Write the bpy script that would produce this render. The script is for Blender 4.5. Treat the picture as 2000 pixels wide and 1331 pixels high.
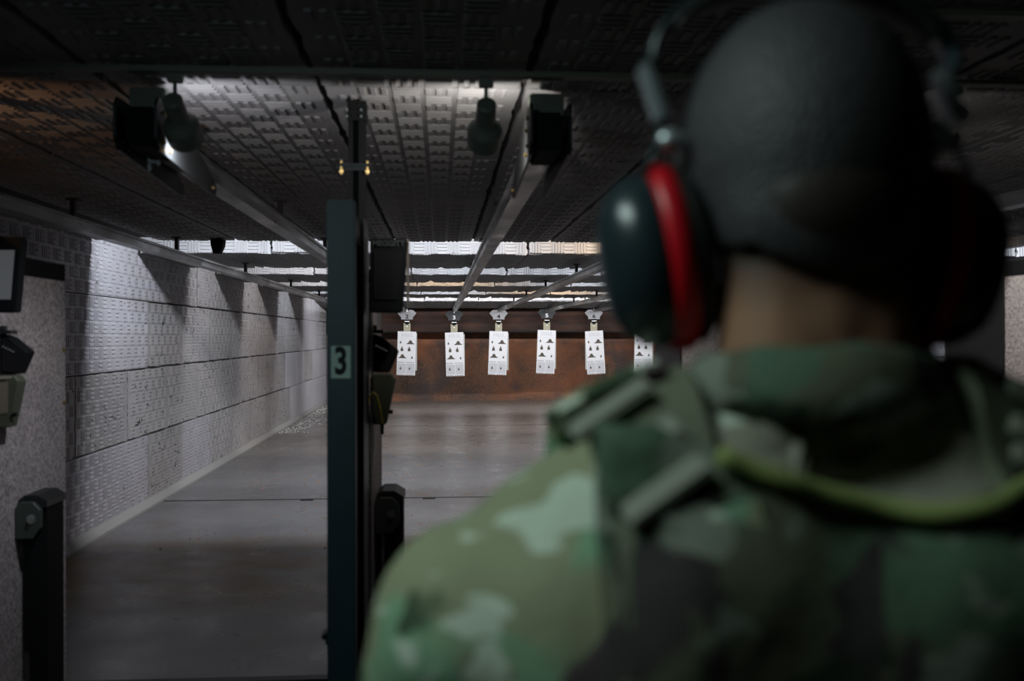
import bpy, bmesh, math, random
from mathutils import Vector, Matrix, Euler, noise
from mathutils.bvhtree import BVHTree
for o in list(bpy.data.objects): bpy.data.objects.remove(o, do_unlink=True)
S = bpy.context.scene; C = S.collection; R = math.radians; PI = math.pi
random.seed(7)

# ------------------------------------------------------------ camera, world, lights, exposure
H = 1.55; F = 1944.4; YAW = R(4.06)
cd = bpy.data.cameras.new('camera'); cam = bpy.data.objects.new('camera', cd); C.objects.link(cam)
cd.lens = 35; cd.sensor_width = 36; cd.shift_y = -9.5/2000; cd.clip_start = .02; cd.clip_end = 100
cam.location = (0, 0, H); cam.rotation_euler = (R(90), R(0.1), -YAW)
cd.dof.use_dof = True; cd.dof.focus_distance = 15; cd.dof.aperture_fstop = 3.3; cd.dof.aperture_blades = 9
S.camera = cam
FW = Vector((math.sin(YAW), math.cos(YAW), 0)); RT = Vector((math.cos(YAW), -math.sin(YAW), 0))
w = bpy.data.worlds.new('world'); S.world = w; w.use_nodes = True
w.node_tree.nodes['Background'].inputs[0].default_value = (.7, .85, 1, 1); w.node_tree.nodes['Background'].inputs[1].default_value = .0
S.view_settings.view_transform = 'Standard'; S.view_settings.look = 'None'; S.view_settings.gamma = 1
S.view_settings.use_curve_mapping = False; S.view_settings.exposure = 0.0

def aim(o, d): o.rotation_euler = Vector(d).to_track_quat('-Z', 'Y').to_euler()
def area(loc, d, sx, sy, e, col=(1, 1, 1), spread=180):
    l = bpy.data.lights.new('lamp', 'AREA'); l.shape = 'RECTANGLE'; l.size = sx; l.size_y = sy; l.energy = e; l.color = col; l.spread = R(spread)
    o = bpy.data.objects.new('lamp', l); C.objects.link(o); o.location = loc; aim(o, d); return o
def spot(loc, d, ang, e, col=(1, 1, 1), blend=.3, rad=.03):
    l = bpy.data.lights.new('lamp', 'SPOT'); l.energy = e; l.color = col; l.spot_size = R(ang); l.spot_blend = blend; l.shadow_soft_size = rad
    o = bpy.data.objects.new('lamp', l); C.objects.link(o); o.location = loc; aim(o, d); return o

XL, XR, ZC = -2.67, 6.55, 2.283             # side wall faces and underside of the ceiling
GAPS = [(7.87, 9.0), (10.9, 12.0), (13.8, 14.8), (16.7, 17.7), (19.4, 21.3)]
COOL = (.86, .91, 1.0)
FX = [-1.55, .1, 1.9, 3.7, 5.5]
for i, (a, b) in enumerate(GAPS[:4]):        # lamps hidden above the trailing edge of each baffle
    for k, x in enumerate(FX):
        warm = (i, k) in ((0, 2), (2, 1), (3, 2)); side = (i, k) in ((1, 0), (2, 0))
        area((x, a+(.03 if i == 0 else .12), 2.74), (0, .36, -.93), .9, .16, [40, 24, 21, 24][i]*(1.15 if warm else 1), (1, .72, .45) if warm else (.97, .96, 1) if side else COOL)
area(((XL+XR)/2, GAPS[4][0]+.05, 2.42), (0, 1, -.14), XR-XL-2.0, .07, 225, (.98, .98, 1))      # target floodlights
KEY = area((-.55, .42, 2.26), (.50, .12, -1), .4, .25, 6.5, (.74, .95, .90))                 # lamp panel above the booth, left of the shooter
spot((-.95, -1.2, 2.12), (.66, 3.9, -.62), 40, 30, (.66, .90, 1), 1, .08)                        # unseen cool fill spot added behind the booths to brighten the post

# ------------------------------------------------------------ materials
def mat(name, col=(.5, .5, .5), rough=.6, metal=0, emit=None, es=1, spec=.5):
    m = bpy.data.materials.new(name); m.use_nodes = True; b = m.node_tree.nodes['Principled BSDF']
    b.inputs['Base Color'].default_value = (*col, 1); b.inputs['Roughness'].default_value = rough; b.inputs['Metallic'].default_value = metal
    b.inputs['Specular IOR Level'].default_value = spec
    if emit: b.inputs['Emission Color'].default_value = (*emit, 1); b.inputs['Emission Strength'].default_value = es
    return m
class NT:
    def __init__(s, m): s.t = m.node_tree; s.b = s.t.nodes['Principled BSDF']
    def n(s, k, **kw):
        x = s.t.nodes.new(k)
        for a, v in kw.items(): setattr(x, a, v)
        return x
    def l(s, a, b): s.t.links.new(a, b)
    def coord(s, kind='Object', rnd=False, scale=(1, 1, 1)):
        t = s.n('ShaderNodeTexCoord'); mp = s.n('ShaderNodeMapping'); s.l(t.outputs[kind], mp.inputs['Vector']); mp.inputs['Scale'].default_value = scale
        if rnd:
            oi = s.n('ShaderNodeObjectInfo'); mu = s.n('ShaderNodeMath', operation='MULTIPLY'); mu.inputs[1].default_value = 37.0
            s.l(oi.outputs['Random'], mu.inputs[0]); cb = s.n('ShaderNodeCombineXYZ')
            for i in range(3): s.l(mu.outputs[0], cb.inputs[i])
            s.l(cb.outputs[0], mp.inputs['Location'])
        return mp.outputs[0]
    def noise(s, v, sc, det=3, rough=.5, dist=0):
        x = s.n('ShaderNodeTexNoise'); s.l(v, x.inputs['Vector']); x.inputs['Scale'].default_value = sc; x.inputs['Detail'].default_value = det
        x.inputs['Roughness'].default_value = rough; x.inputs['Distortion'].default_value = dist; return x.outputs['Fac']
    def ramp(s, f, *st):
        x = s.n('ShaderNodeValToRGB'); s.l(f, x.inputs[0]); e = x.color_ramp.elements
        while len(e) < len(st): e.new(.5)
        for i, (p, c) in enumerate(st): e[i].position = p; e[i].color = (*c, 1) if isinstance(c, tuple) else (c, c, c, 1)
        return x.outputs['Color']
    def mix(s, f, a, b, mode='MIX'):
        x = s.n('ShaderNodeMix', data_type='RGBA', blend_type=mode)
        for sock, v in ((x.inputs[0], f), (x.inputs[6], a), (x.inputs[7], b)):
            if isinstance(v, (int, float)): sock.default_value = v
            elif isinstance(v, tuple): sock.default_value = (*v, 1)
            else: s.l(v, sock)
        return x.outputs[2]
    def bump(s, f, st=.3, d=.01):
        x = s.n('ShaderNodeBump'); s.l(f, x.inputs['Height']); x.inputs['Strength'].default_value = st; x.inputs['Distance'].default_value = d
        s.l(x.outputs[0], s.b.inputs['Normal'])
    def base(s, c): s.l(c, s.b.inputs['Base Color'])

def panel_mat(name, col, ding=.66, dark=(.03, .03, .03)):
    m = mat(name, col, .75); t = NT(m); v = t.coord('Object', True)
    n1 = t.noise(v, 2.2, 4, .6); c = t.mix(t.ramp(n1, (.3, 0.), (.75, .8)), tuple(x*.78 for x in col), col)
    oi = t.n('ShaderNodeObjectInfo'); c = t.mix(.22, c, t.ramp(oi.outputs['Random'], (0, .35), (1, 1.)), 'MULTIPLY')
    vs = t.coord('Object', True, (9, 16, 9)); n2 = t.noise(vs, 1.0, 3, .65, 1.2)
    c = t.mix(t.ramp(n2, (ding, 0.), (ding+.015, .9)), c, dark)
    n3 = t.noise(v, 60, 2); t.bump(n3, .25, .004); t.base(c); return m
M = {}
M['wall_panel'] = panel_mat('wall_panel', (.52, .51, .55), .68)
M['old_panel'] = panel_mat('old_panel', (.46, .45, .455), .635)
M['new_panel'] = panel_mat('new_panel', (.62, .61, .66), .76)
M['ceiling_panel'] = panel_mat('ceiling_panel', (.30, .295, .30), .80)
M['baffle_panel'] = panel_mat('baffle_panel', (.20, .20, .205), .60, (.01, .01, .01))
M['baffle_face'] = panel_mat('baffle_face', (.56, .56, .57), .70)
M['black'] = mat('black_gap', (.012, .012, .012), .9)
M['backing'] = mat('wall_paint', (.09, .09, .095), .85)
M['dark_metal'] = mat('dark_metal', (.018, .02, .021), .45, .3)
M['black_plastic'] = mat('black_plastic', (.008, .009, .010), .8, spec=.15); M['column'] = mat('column_paint', (.006, .006, .007), .6, spec=.2)
M['screen'] = mat('screen', (.085, .09, .098), .35, emit=(.9, .95, 1), es=.055)  # grey tone and faint glow stand in for booth light on the glass
M['screen_dark'] = mat('screen_dark', (.008, .008, .010), .7, spec=.2)
M['brass'] = mat('brass', (.40, .29, .12), .5, 1)
M['bolt'] = mat('bolt', (.6, .62, .62), .3, 1)
M['tan_plate'] = mat('tan_plate', (.40, .38, .27), .5)
M['khaki'] = mat('khaki_plate', (.07, .082, .055), .6)
M['green_metal'] = mat('green_metal', (.045, .06, .052), .45)
M['lamp_paint'] = mat('lamp_paint', (.14, .16, .13), .5)
M['track_paint'] = mat('track_paint', (.15, .16, .12), .5)
M['yellow'] = mat('yellow_cable', (.45, .38, .05), .5)
M['paper'] = mat('paper', (.86, .87, .90), .7)
M['cardboard'] = mat('grey_backing', (.48, .49, .47), .8)
M['ink'] = mat('print_ink', (.10, .085, .07), .8)
M['inkfaint'] = mat('faint_ink', (.66, .68, .72), .8)
M['inkblack'] = mat('black_ink', (.02, .02, .02), .8)
M['inkgrey'] = mat('grey_print', (.62, .63, .67), .8)
M['plate_light'] = mat('light_plate', (.33, .335, .35), .45, .3)
M['plate_dark'] = mat('dark_plate', (.035, .037, .04), .45, .3)
M['red'] = mat('red_plastic', (.62, .006, .016), .35)
M['cup'] = mat('cup_plastic', (.022, .036, .042), .28)
M['cushion'] = mat('cushion', (.008, .008, .008), .6)
M['steel'] = mat('steel', (.62, .68, .70), .38, .75)
M['band'] = mat('headband', (.02, .035, .04), .35)
M['bulb'] = mat('bulb', (1, 1, 1), .3, 0, (.9, .92, 1), 6)
M['sign'] = mat('sign_plate', (.62, .80, .68), .5)
M['curb'] = mat('curb', (.34, .34, .33), .8)

m = M['post'] = mat('post_paint', (.008, .035, .045), .45); t = NT(m); v = t.coord()
t.base(t.mix(t.ramp(t.noise(v, 6, 4), (.35, 0.), (.7, .6)), (.008, .034, .044), (.012, .052, .068))); t.bump(t.noise(v, 90, 2), .15, .002)
m = M['rail'] = mat('rail_metal', (.34, .35, .35), .34, .8); t = NT(m); v = t.coord('Object', True, (1, .4, 1))
t.base(t.mix(t.ramp(t.noise(v, 3, 4), (.35, 0.), (.7, 1.)), (.22, .22, .22), (.42, .43, .43)))
t.l(t.ramp(t.noise(v, 7, 3), (.3, .25), (.7, .5)), t.b.inputs['Roughness'])
m = M['carpet'] = mat('speckled_panel', (.4, .35, .33), .9); t = NT(m); v = t.coord('Object', False, (1, 1, .6))
c = t.mix(t.ramp(t.noise(v, 170, 2, .6), (.42, 0.), (.56, 1.)), (.22, .20, .20), (.60, .55, .555))
c = t.mix(t.ramp(t.noise(v, 9, 4), (.4, 0.), (.7, .45)), c, (.33, .30, .30)); t.base(c); t.bump(t.noise(v, 220, 2), .4, .003)
m = M['floor'] = mat('floor_paint', (.2, .2, .2), .35); t = NT(m); v = t.coord('Generated')
v = t.coord('Object')
c = t.mix(t.ramp(t.noise(v, .9, 5, .6), (.3, 0.), (.7, 1.)), (.135, .137, .145), (.20, .20, .205))
vs = t.coord('Object', False, (1, 1.6, 1)); st = t.noise(vs, .75, 6, .62, 1.2)
# ochre stain in one broad band of floor in front of the booths
sep = t.n('ShaderNodeSeparateXYZ'); t.l(t.coord('Object'), sep.inputs[0])
mr = t.n('ShaderNodeMapRange'); mr.interpolation_type = 'SMOOTHSTEP'; t.l(sep.outputs[1], mr.inputs[0]); mr.inputs[1].default_value = 5.4; mr.inputs[2].default_value = 6.1
mr2 = t.n('ShaderNodeMapRange'); mr2.interpolation_type = 'SMOOTHSTEP'; t.l(sep.outputs[1], mr2.inputs[0]); mr2.inputs[1].default_value = 8.1; mr2.inputs[2].default_value = 7.0
mm = t.n('ShaderNodeMath', operation='MULTIPLY'); t.l(mr.outputs[0], mm.inputs[0]); t.l(mr2.outputs[0], mm.inputs[1])
mk = t.n('ShaderNodeMath', operation='MULTIPLY'); t.l(mm.outputs[0], mk.inputs[0]); t.l(t.ramp(st, (.34, .0), (.50, 1.)), mk.inputs[1])
c = t.mix(mk.outputs[0], c, (.12, .064, .008))
c = t.mix(t.ramp(t.noise(v, 1.6, 6, .7), (.56, 0.), (.72, .6)), c, (.16, .10, .06))
c = t.mix(t.ramp(t.noise(v, 110, 2, .7), (.66, 0.), (.71, .6)), c, (.34, .16, .07))
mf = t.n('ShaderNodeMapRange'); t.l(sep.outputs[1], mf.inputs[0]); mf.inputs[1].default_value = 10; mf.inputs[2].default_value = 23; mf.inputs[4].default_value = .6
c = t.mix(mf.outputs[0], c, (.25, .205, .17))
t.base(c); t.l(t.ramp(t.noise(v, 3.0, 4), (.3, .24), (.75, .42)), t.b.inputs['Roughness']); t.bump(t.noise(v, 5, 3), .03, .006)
m = M['near_floor'] = mat('near_floor', (.15, .125, .12), .7)
m = M['berm'] = mat('rubber_berm', (.2, .1, .05), .95); t = NT(m); v = t.coord()
c = t.mix(t.ramp(t.noise(v, .8, 4, .55, .8), (.38, 0.), (.62, 1.)), (.070, .050, .044), (.36, .125, .055))
c = t.mix(t.ramp(t.noise(v, 55, 2, .8), (.42, 0.), (.66, 1.)), c, (.33, .19, .12)); c = t.mix(t.ramp(t.noise(v, 1.3, 3), (.52, 0.), (.68, .8)), c, (.085, .075, .078))
t.base(c); t.bump(t.noise(v, 50, 3), .8, .03)
m = M['hood'] = mat('hood_board', (.10, .04, .02), .8); t = NT(m); v = t.coord('Object', False, (1, 1, 5))
t.base(t.mix(t.ramp(t.noise(v, 1.5, 4), (.35, 0.), (.7, 1.)), (.028, .017, .014), (.075, .030, .017)))
m = M['skin'] = mat('skin', (.36, .19, .12), .5); t = NT(m); g = t.n('ShaderNodeNewGeometry'); sp = t.n('ShaderNodeSeparateXYZ'); tc = t.n('ShaderNodeTexCoord')
t.l(tc.outputs['Object'], sp.inputs[0]); m.node_tree.nodes['Principled BSDF'].inputs['Subsurface Weight'].default_value = .05
mr = t.n('ShaderNodeMapRange'); t.l(sp.outputs[2], mr.inputs[0]); mr.inputs[1].default_value = 1.562; mr.inputs[2].default_value = 1.60      # clipped nape fading up into the hair
my = t.n('ShaderNodeMapRange'); t.l(sp.outputs[1], my.inputs[0]); my.inputs[1].default_value = .05; my.inputs[2].default_value = .01
ml = t.n('ShaderNodeMath', operation='MULTIPLY'); t.l(mr.outputs[0], ml.inputs[0]); t.l(my.outputs[0], ml.inputs[1])
t.base(t.mix(ml.outputs[0], (.38, .20, .125), (.035, .026, .022)))
m = M['hair'] = mat('hair', (.045, .042, .046), .55); t = NT(m); t.bump(t.noise(t.coord(), 260, 2), .8, .003)
def camo(name, k=1.0, sat=1.0):
    m = mat(name, (.3, .3, .2), .85); t = NT(m); v = t.coord('Object')
    c = t.mix(t.ramp(t.noise(v, 9, 2, .5, .3), (.47, 0.), (.53, 1.)), (.21*k, .22*k, .135*k), (.155*k, .27*k, .165*k))
    v2 = t.coord('Object', False, (1, 1, 1.7)); nd = v2.node; nd.inputs['Location'].default_value = (3, 5, 1)
    c = t.mix(t.ramp(t.noise(v2, 14, 2, .5, .5), (.55, 0.), (.58, 1.)), c, (.42*k, .47*k, .38*k))
    v3 = t.coord('Object', False, (1.3, 1, 1)); v3.node.inputs['Location'].default_value = (9, 2, 7)
    c = t.mix(t.ramp(t.noise(v3, 13, 2, .5, .6), (.59, 0.), (.62, 1.)), c, (.075*k, .055*k, .06*k))
    v4 = t.coord('Object', False, (1, 1, 1.2)); v4.node.inputs['Location'].default_value = (1, 8, 4)
    c = t.mix(t.ramp(t.noise(v4, 14, 2, .5, .4), (.60, 0.), (.63, 1.)), c, (.035*k, .06*k, .03*k))
    t.base(c); t.bump(t.noise(t.coord(), 24, 3), .35, .01); return m
M['camo'] = camo('camo_cloth', 1.45); M['camo_dark_shaded'] = camo('camo_dark_shaded', .5)  # second camo: dark vest cloth with shade put into its colour
M['webbing'] = mat('webbing', (.14, .155, .10), .85); M['piping'] = mat('piping', (.26, .32, .10), .8)
M['buckle'] = mat('buckle', (.30, .31, .25), .6); M['boot'] = mat('boot', (.16, .12, .08), .8); M['olive'] = mat('olive_cloth', (.34, .32, .25), .85)

# ------------------------------------------------------------ helpers
def mesh(name, bm, m, parent=None, smooth=False):
    me = bpy.data.meshes.new(name); bmesh.ops.recalc_face_normals(bm, faces=bm.faces); bm.to_mesh(me); bm.free()
    for mm in (m if isinstance(m, (list, tuple)) else [m]): me.materials.append(mm)
    if smooth:
        for p in me.polygons: p.use_smooth = True
    o = bpy.data.objects.new(name, me); C.objects.link(o)
    if parent: o.parent = parent
    return o
def inst(name, me, parent=None, loc=(0, 0, 0), rot=(0, 0, 0)):
    o = bpy.data.objects.new(name, me); C.objects.link(o); o.parent = parent; o.location = loc; o.rotation_euler = rot; return o
def thing(name, label, cat, loc=(0, 0, 0), rz=0, group=None):
    o = bpy.data.objects.new(name, None); C.objects.link(o); o.location = loc; o.rotation_euler = (0, 0, rz); o.empty_display_size = .1
    o['label'] = label; o['category'] = cat
    if group: o['group'] = group
    return o
def tag(o, label, cat, group=None):
    o['label'] = label; o['category'] = cat
    if group: o['group'] = group
    return o
def st(o): o['kind'] = 'structure'; return o
def box(bm, a, b, bev=0, mi=0, mx=None):
    a = Vector(a); b = Vector(b); c = (a+b)/2; s = b-a
    r = bmesh.ops.create_cube(bm, size=1, matrix=(mx or Matrix()) @ Matrix.Translation(c) @ Matrix.Diagonal((abs(s.x), abs(s.y), abs(s.z), 1)))
    vs = r['verts']; fs = {f for v in vs for f in v.link_faces}
    for f in fs: f.material_index = mi
    if bev: bmesh.ops.bevel(bm, geom=list({e for v in vs for e in v.link_edges}), offset=bev, segments=2, affect='EDGES', clamp_overlap=True)
def B(*bx, bev=0):
    bm = bmesh.new()
    for a, b in bx: box(bm, a, b, bev)
    return bm
def cyl(bm, p0, p1, r0, r1=None, n=20, cap=True):
    p0 = Vector(p0); p1 = Vector(p1); d = p1-p0; r1 = r0 if r1 is None else r1
    mx = Matrix.Translation((p0+p1)/2) @ d.to_track_quat('Z', 'Y').to_matrix().to_4x4()
    return bmesh.ops.create_cone(bm, cap_ends=cap, segments=n, radius1=r0, radius2=r1, depth=d.length, matrix=mx)['verts']
def ball(bm, c, r, u=20, v=14, mx=None):
    r = (r, r, r) if isinstance(r, (int, float)) else r
    return bmesh.ops.create_uvsphere(bm, u_segments=u, v_segments=v, radius=1, matrix=Matrix.Translation(c) @ (mx or Matrix()) @ Matrix.Diagonal((*r, 1)))['verts']
def prism(bm, pts, y0, y1, mi=0):
    """polygon in x,z pushed along y"""
    a = [bm.verts.new((x, y0, z)) for x, z in pts]; b = [bm.verts.new((x, y1, z)) for x, z in pts]; n = len(pts)
    fs = [bm.faces.new(a), bm.faces.new(b[::-1])] + [bm.faces.new((a[i], b[i], b[(i+1) % n], a[(i+1) % n])) for i in range(n)]
    for f in fs: f.material_index = mi
def tube(bm, pts, r, n=8):
    pts = [Vector(p) for p in pts]; rings = []
    for i, p in enumerate(pts):
        d = (pts[min(i+1, len(pts)-1)]-pts[max(i-1, 0)]).normalized(); q = d.to_track_quat('Z', 'Y'); rr = r[i] if isinstance(r, list) else r
        rings.append([bm.verts.new(p+q @ Vector((math.cos(2*PI*k/n)*rr, math.sin(2*PI*k/n)*rr, 0))) for k in range(n)])
    for a, b in zip(rings, rings[1:]):
        for k in range(n): bm.faces.new((a[k], a[(k+1) % n], b[(k+1) % n], b[k]))
    bm.faces.new(rings[0][::-1]); bm.faces.new(rings[-1])
def text_bm(s, size, off=0.0, sx=1.0):
    cu = bpy.data.curves.new('t', 'FONT'); cu.body = s; cu.size = size; cu.align_x = 'CENTER'; cu.align_y = 'CENTER'; cu.offset = off; cu.extrude = .0006; cu.resolution_u = 6
    o = bpy.data.objects.new('t', cu); C.objects.link(o); dg = bpy.context.evaluated_depsgraph_get(); me = bpy.data.meshes.new_from_object(o.evaluated_get(dg))
    bm = bmesh.new(); bm.from_mesh(me); bpy.data.objects.remove(o); bpy.data.meshes.remove(me); bpy.data.curves.remove(cu)
    bmesh.ops.transform(bm, matrix=Matrix.Rotation(R(90), 4, 'X') @ Matrix.Diagonal((sx, 1, 1, 1)), verts=bm.verts); return bm
def px(x, y, d): p = FW*d + RT*((x-1000)/F*d); return Vector((p.x, p.y, H-(y-656)/F*d))

# ------------------------------------------------------------ acoustic panels (moulded basket-weave face)
def panel_mesh(name, w, h, m, nx, ny, seed=0, gap=(.005, .004), ribs=3, rise=.006, plain=False, rag=0):
    rnd = random.Random(seed); bm = bmesh.new(); t = .022; W2 = w/2-gap[0]; H2 = h/2-gap[1]
    if rag:       # torn outline
        pts = []; n = 10
        for i in range(n): pts.append((-W2+2*W2*i/n, -H2+rnd.random()*rag))
        for i in range(n*2): pts.append((W2-rnd.random()**2*rag, -H2+2*H2*i/(n*2)))
        for i in range(n): pts.append((W2-2*W2*i/n, H2-rnd.random()*rag))
        for i in range(n*2): pts.append((-W2+rnd.random()**2*rag, H2-2*H2*i/(n*2)))
        a = [bm.verts.new((x, y, 0)) for x, y in pts]; b = [bm.verts.new((x, y, t)) for x, y in pts]
        bm.faces.new(b)
        for i in range(len(pts)): bm.faces.new((a[i], a[(i+1) % len(pts)], b[(i+1) % len(pts)], b[i]))
    else: box(bm, (-W2, -H2, 0), (W2, H2, t))
    cx = 2*W2/nx; cy = 2*H2/ny
    for i in range(nx):
        for j in range(ny):
            x0 = -W2+i*cx; y0 = -H2+j*cy; horiz = (i+j) % 2
            if plain:
                if i % 2 == 0: box(bm, (x0+.006, y0+cy*.15, t), (x0+2*cx-.006, y0+cy*.85, t+rise*.35))
                continue
            for k in range(ribs):
                if horiz: a = (x0+.007, y0+cy*(k+.18)/ribs); b = (x0+cx-.007, y0+cy*(k+.82)/ribs)
                else: a = (x0+cx*(k+.18)/ribs, y0+.007); b = (x0+cx*(k+.82)/ribs, y0+cy-.007)
                if rag and (max(abs(a[0]), abs(b[0])) > W2-rag*.9): continue
                q = .004; zb = t-.001; zt = t+rise
                lo = [bm.verts.new(p) for p in ((a[0], a[1], zb), (b[0], a[1], zb), (b[0], b[1], zb), (a[0], b[1], zb))]
                hi = [bm.verts.new(p) for p in ((a[0]+q, a[1]+q, zt), (b[0]-q, a[1]+q, zt), (b[0]-q, b[1]-q, zt), (a[0]+q, b[1]-q, zt))]
                bm.faces.new(hi)
                for e in range(4): bm.faces.new((lo[e], lo[(e+1) % 4], hi[(e+1) % 4], hi[e]))
    me = bpy.data.meshes.new(name); bmesh.ops.recalc_face_normals(bm, faces=bm.faces); bm.to_mesh(me); bm.free(); me.materials.append(m); return me

# ------------------------------------------------------------ the setting
YB = 26.7; YN = -3.2
fl = st(mesh('floor', B(((XL-.3, YN, -.12), (XR+.3, YB, -.02))), M['black']))
slabs = [(4.60, 9.54), (9.60, 17.16), (17.22, 24.3)]
for a, b in slabs: mesh('floor_slab', B(((XL-.05, a, -.03), (XR+.05, b, 0)), bev=.003), M['floor'], fl)
mesh('joint_strip', B(((XL-.05, 9.52, -.03), (XR+.05, 9.62, -.004))), M['black'], fl)
mesh('joint_strip', B(((XL-.05, 17.14, -.03), (XR+.05, 17.24, -.004))), M['black'], fl)
for x, y in ((-1.33, 9.47), (-.75, 9.47), (-.18, 9.47), (.9, 9.47), (1.9, 9.47)): mesh('joint_tab', B(((x, y, -.02), (x+.12, y+.1, .002))), M['black'], fl)
mesh('near_slab', B(((XL-.05, YN, -.03), (XR+.05, 4.50, 0))), M['near_floor'], fl)
st(mesh('trim_1', B(((XL-.02, 4.50, -.02), (XR+.02, 4.56, .014)), bev=.004), M['dark_metal']))
st(mesh('ceiling_slab', B(((XL-.3, YN, 3.15), (XR+.3, YB, 3.3))), M['black'])).name = 'roof'
wl = st(mesh('wall_left', B(((XL-.25, YN, -.1), (XL-.04, YB, 3.2))), M['backing']))
wr = st(mesh('wall_right', B(((XR+.04, YN, -.1), (XR+.25, YB, 3.2))), M['backing']))
st(mesh('wall_rear', B(((XL-.3, YN-.2, -.1), (XR+.3, YN, 3.2))), M['backing']))
st(mesh('wall_end', B(((XL-.3, YB, -.1), (XR+.3, YB+.2, 3.2))), M['black']))
def curb(x0, s):
    bm = bmesh.new(); prism(bm, [(x0-.03*s, -.01), (x0+.055*s, -.01), (x0+.055*s, .02), (x0+.012*s, .072), (x0-.03*s, .072)], 4.6, 24.0); return bm
st(mesh('baseboard_left', curb(XL, 1), M['curb'])); st(mesh('baseboard_right', curb(XR, -1), M['curb']))
PW = [panel_mesh('acoustic_panel', 1.22, .61, M['wall_panel'], 12, 6, s) for s in range(1)]
PO = [panel_mesh('acoustic_panel', 1.22, .61, M['old_panel'], 12, 6, s, rag=.012) for s in range(3)]
PP = panel_mesh('acoustic_panel', 1.22, .61, M['new_panel'], 8, 12, 5, plain=True)
COURSE = [.04, .65, 1.26, 1.87]
def wall_panels(parent, x, rot, y0, y1, flip=1):
    for ci, z in enumerate(COURSE):
        y = y0-(.0 if ci in (0, 2) else .6)
        while y < y1:
            old = y > 9.3 and random.random() < .7 or (ci == 1 and y > 5); new = (y > 16.4 and ci < 2 and random.random() < .75) or (y>18 and random.random()<.4)
            me = PP if new else (random.choice(PO) if old else PW[0])
            inst('acoustic_panel', me, parent, (x+flip*random.uniform(-.004, .002)+(flip*.012 if new else 0), y+.61, z+.305), rot); y += 1.22
wall_panels(wl, XL-.035, (R(90), 0, R(90)), 4.46, 23.4, 1)
wall_panels(wr, XR+.035, (R(90), 0, R(-90)), 9.3, 23.4, -1)

ce = st(mesh('ceiling', B(((XL, YN, ZC+.032), (XR, GAPS[0][0]-.004, 2.62))), M['black']))
PC = [panel_mesh('ceiling_panel', .61, 1.22, M['ceiling_panel'], 6, 12, s, gap=(.009, .002), rise=.0055, rag=.010) for s in range(4)]
xs = []; x = .249-.61*5
nr = 0
for k in range(-5, 11):
    x0 = .249+.61*k
    if x0 < XL-.25 or x0 > XR-.3: continue
    for r in range(8):
        y0 = 7.87-1.22*(r+1)
        if y0 < -1.9: continue
        if x0 < XL:
            continue
        inst('acoustic_panel', random.choice(PC), ce, (x0+.305, y0+.61, ZC+.033), (PI, 0, random.choice([0, PI])))
for r in range(8):   # narrow cut panels along the left wall
    inst('acoustic_panel', PC[0], ce, (.249-.61*5+.305+.0, 7.87-1.22*r-.61, ZC+.0345), (PI, 0, 0)).scale = (.42, 1, 1)
for o in ce.children:
    if o.scale[0] < .9: o.location.x = XL+.14
# lighting tracks on the ceiling
for i, (y, a, b) in enumerate(((2.76, XL+.02, XR-.1), (2.17, 1.0, XR-.1))):
    st(mesh('trim_%d' % (i+2), B(((a, y-.014, ZC-.016), (a+(b-a), y-.004, ZC-.001)), ((a, y+.004, ZC-.016), (b, y+.014, ZC-.001)), ((a, y-.012, ZC-.012), (b, y+.012, ZC-.001))), M['track_paint']))

o = thing('ceiling_sensor', 'small black box hanging from the ceiling edge left of the post', 'sensor', (-1.69, 7.7, ZC))
bm = bmesh.new(); prism(bm, [(-.05, .0), (.05, .0), (.045, -.05), (.02, -.105), (-.03, -.105), (-.045, -.05)], -.04, .04); mesh('housing', bm, M['black_plastic'], o)
mesh('bracket', B(((-.03, -.03, -.004), (.03, .03, .03))), M['dark_metal'], o)
# baffles with jagged, shot-torn edges
def jag_panel(x0, x1, ya, yb, z, rnd, amp):
    bm = bmesh.new(); n = 26; top = []; bot = []
    d = 0
    for i in range(n+1):
        x = x0+(x1-x0)*i/n; d = rnd.random()**4*amp if rnd.random() < .75 else amp*.15*rnd.random()
        f = rnd.random()*.01
        top.append((bm.verts.new((x, ya, z+f)), bm.verts.new((x, ya, z+.05)))); bot.append((bm.verts.new((x, yb-d, z)), bm.verts.new((x, yb-d, z+.05))))
    for i in range(n):
        bm.faces.new((top[i][0], top[i+1][0], bot[i+1][0], bot[i][0])); bm.faces.new((bot[i][0], bot[i+1][0], bot[i+1][1], bot[i][1]))
        bm.faces.new((top[i][0], top[i+1][0], top[i+1][1], top[i][1])); bm.faces.new((top[i][1], top[i+1][1], bot[i+1][1], bot[i][1]))
    bm.faces.new((top[0][0], top[0][1], bot[0][1], bot[0][0])); bm.faces.new((top[n][0], top[n][1], bot[n][1], bot[n][0]))
    return bm
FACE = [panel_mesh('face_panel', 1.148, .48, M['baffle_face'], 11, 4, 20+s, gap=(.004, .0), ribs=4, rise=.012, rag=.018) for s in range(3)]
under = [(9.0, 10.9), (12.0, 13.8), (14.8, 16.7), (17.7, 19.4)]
ords = ['first', 'second', 'third', 'fourth']
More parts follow.
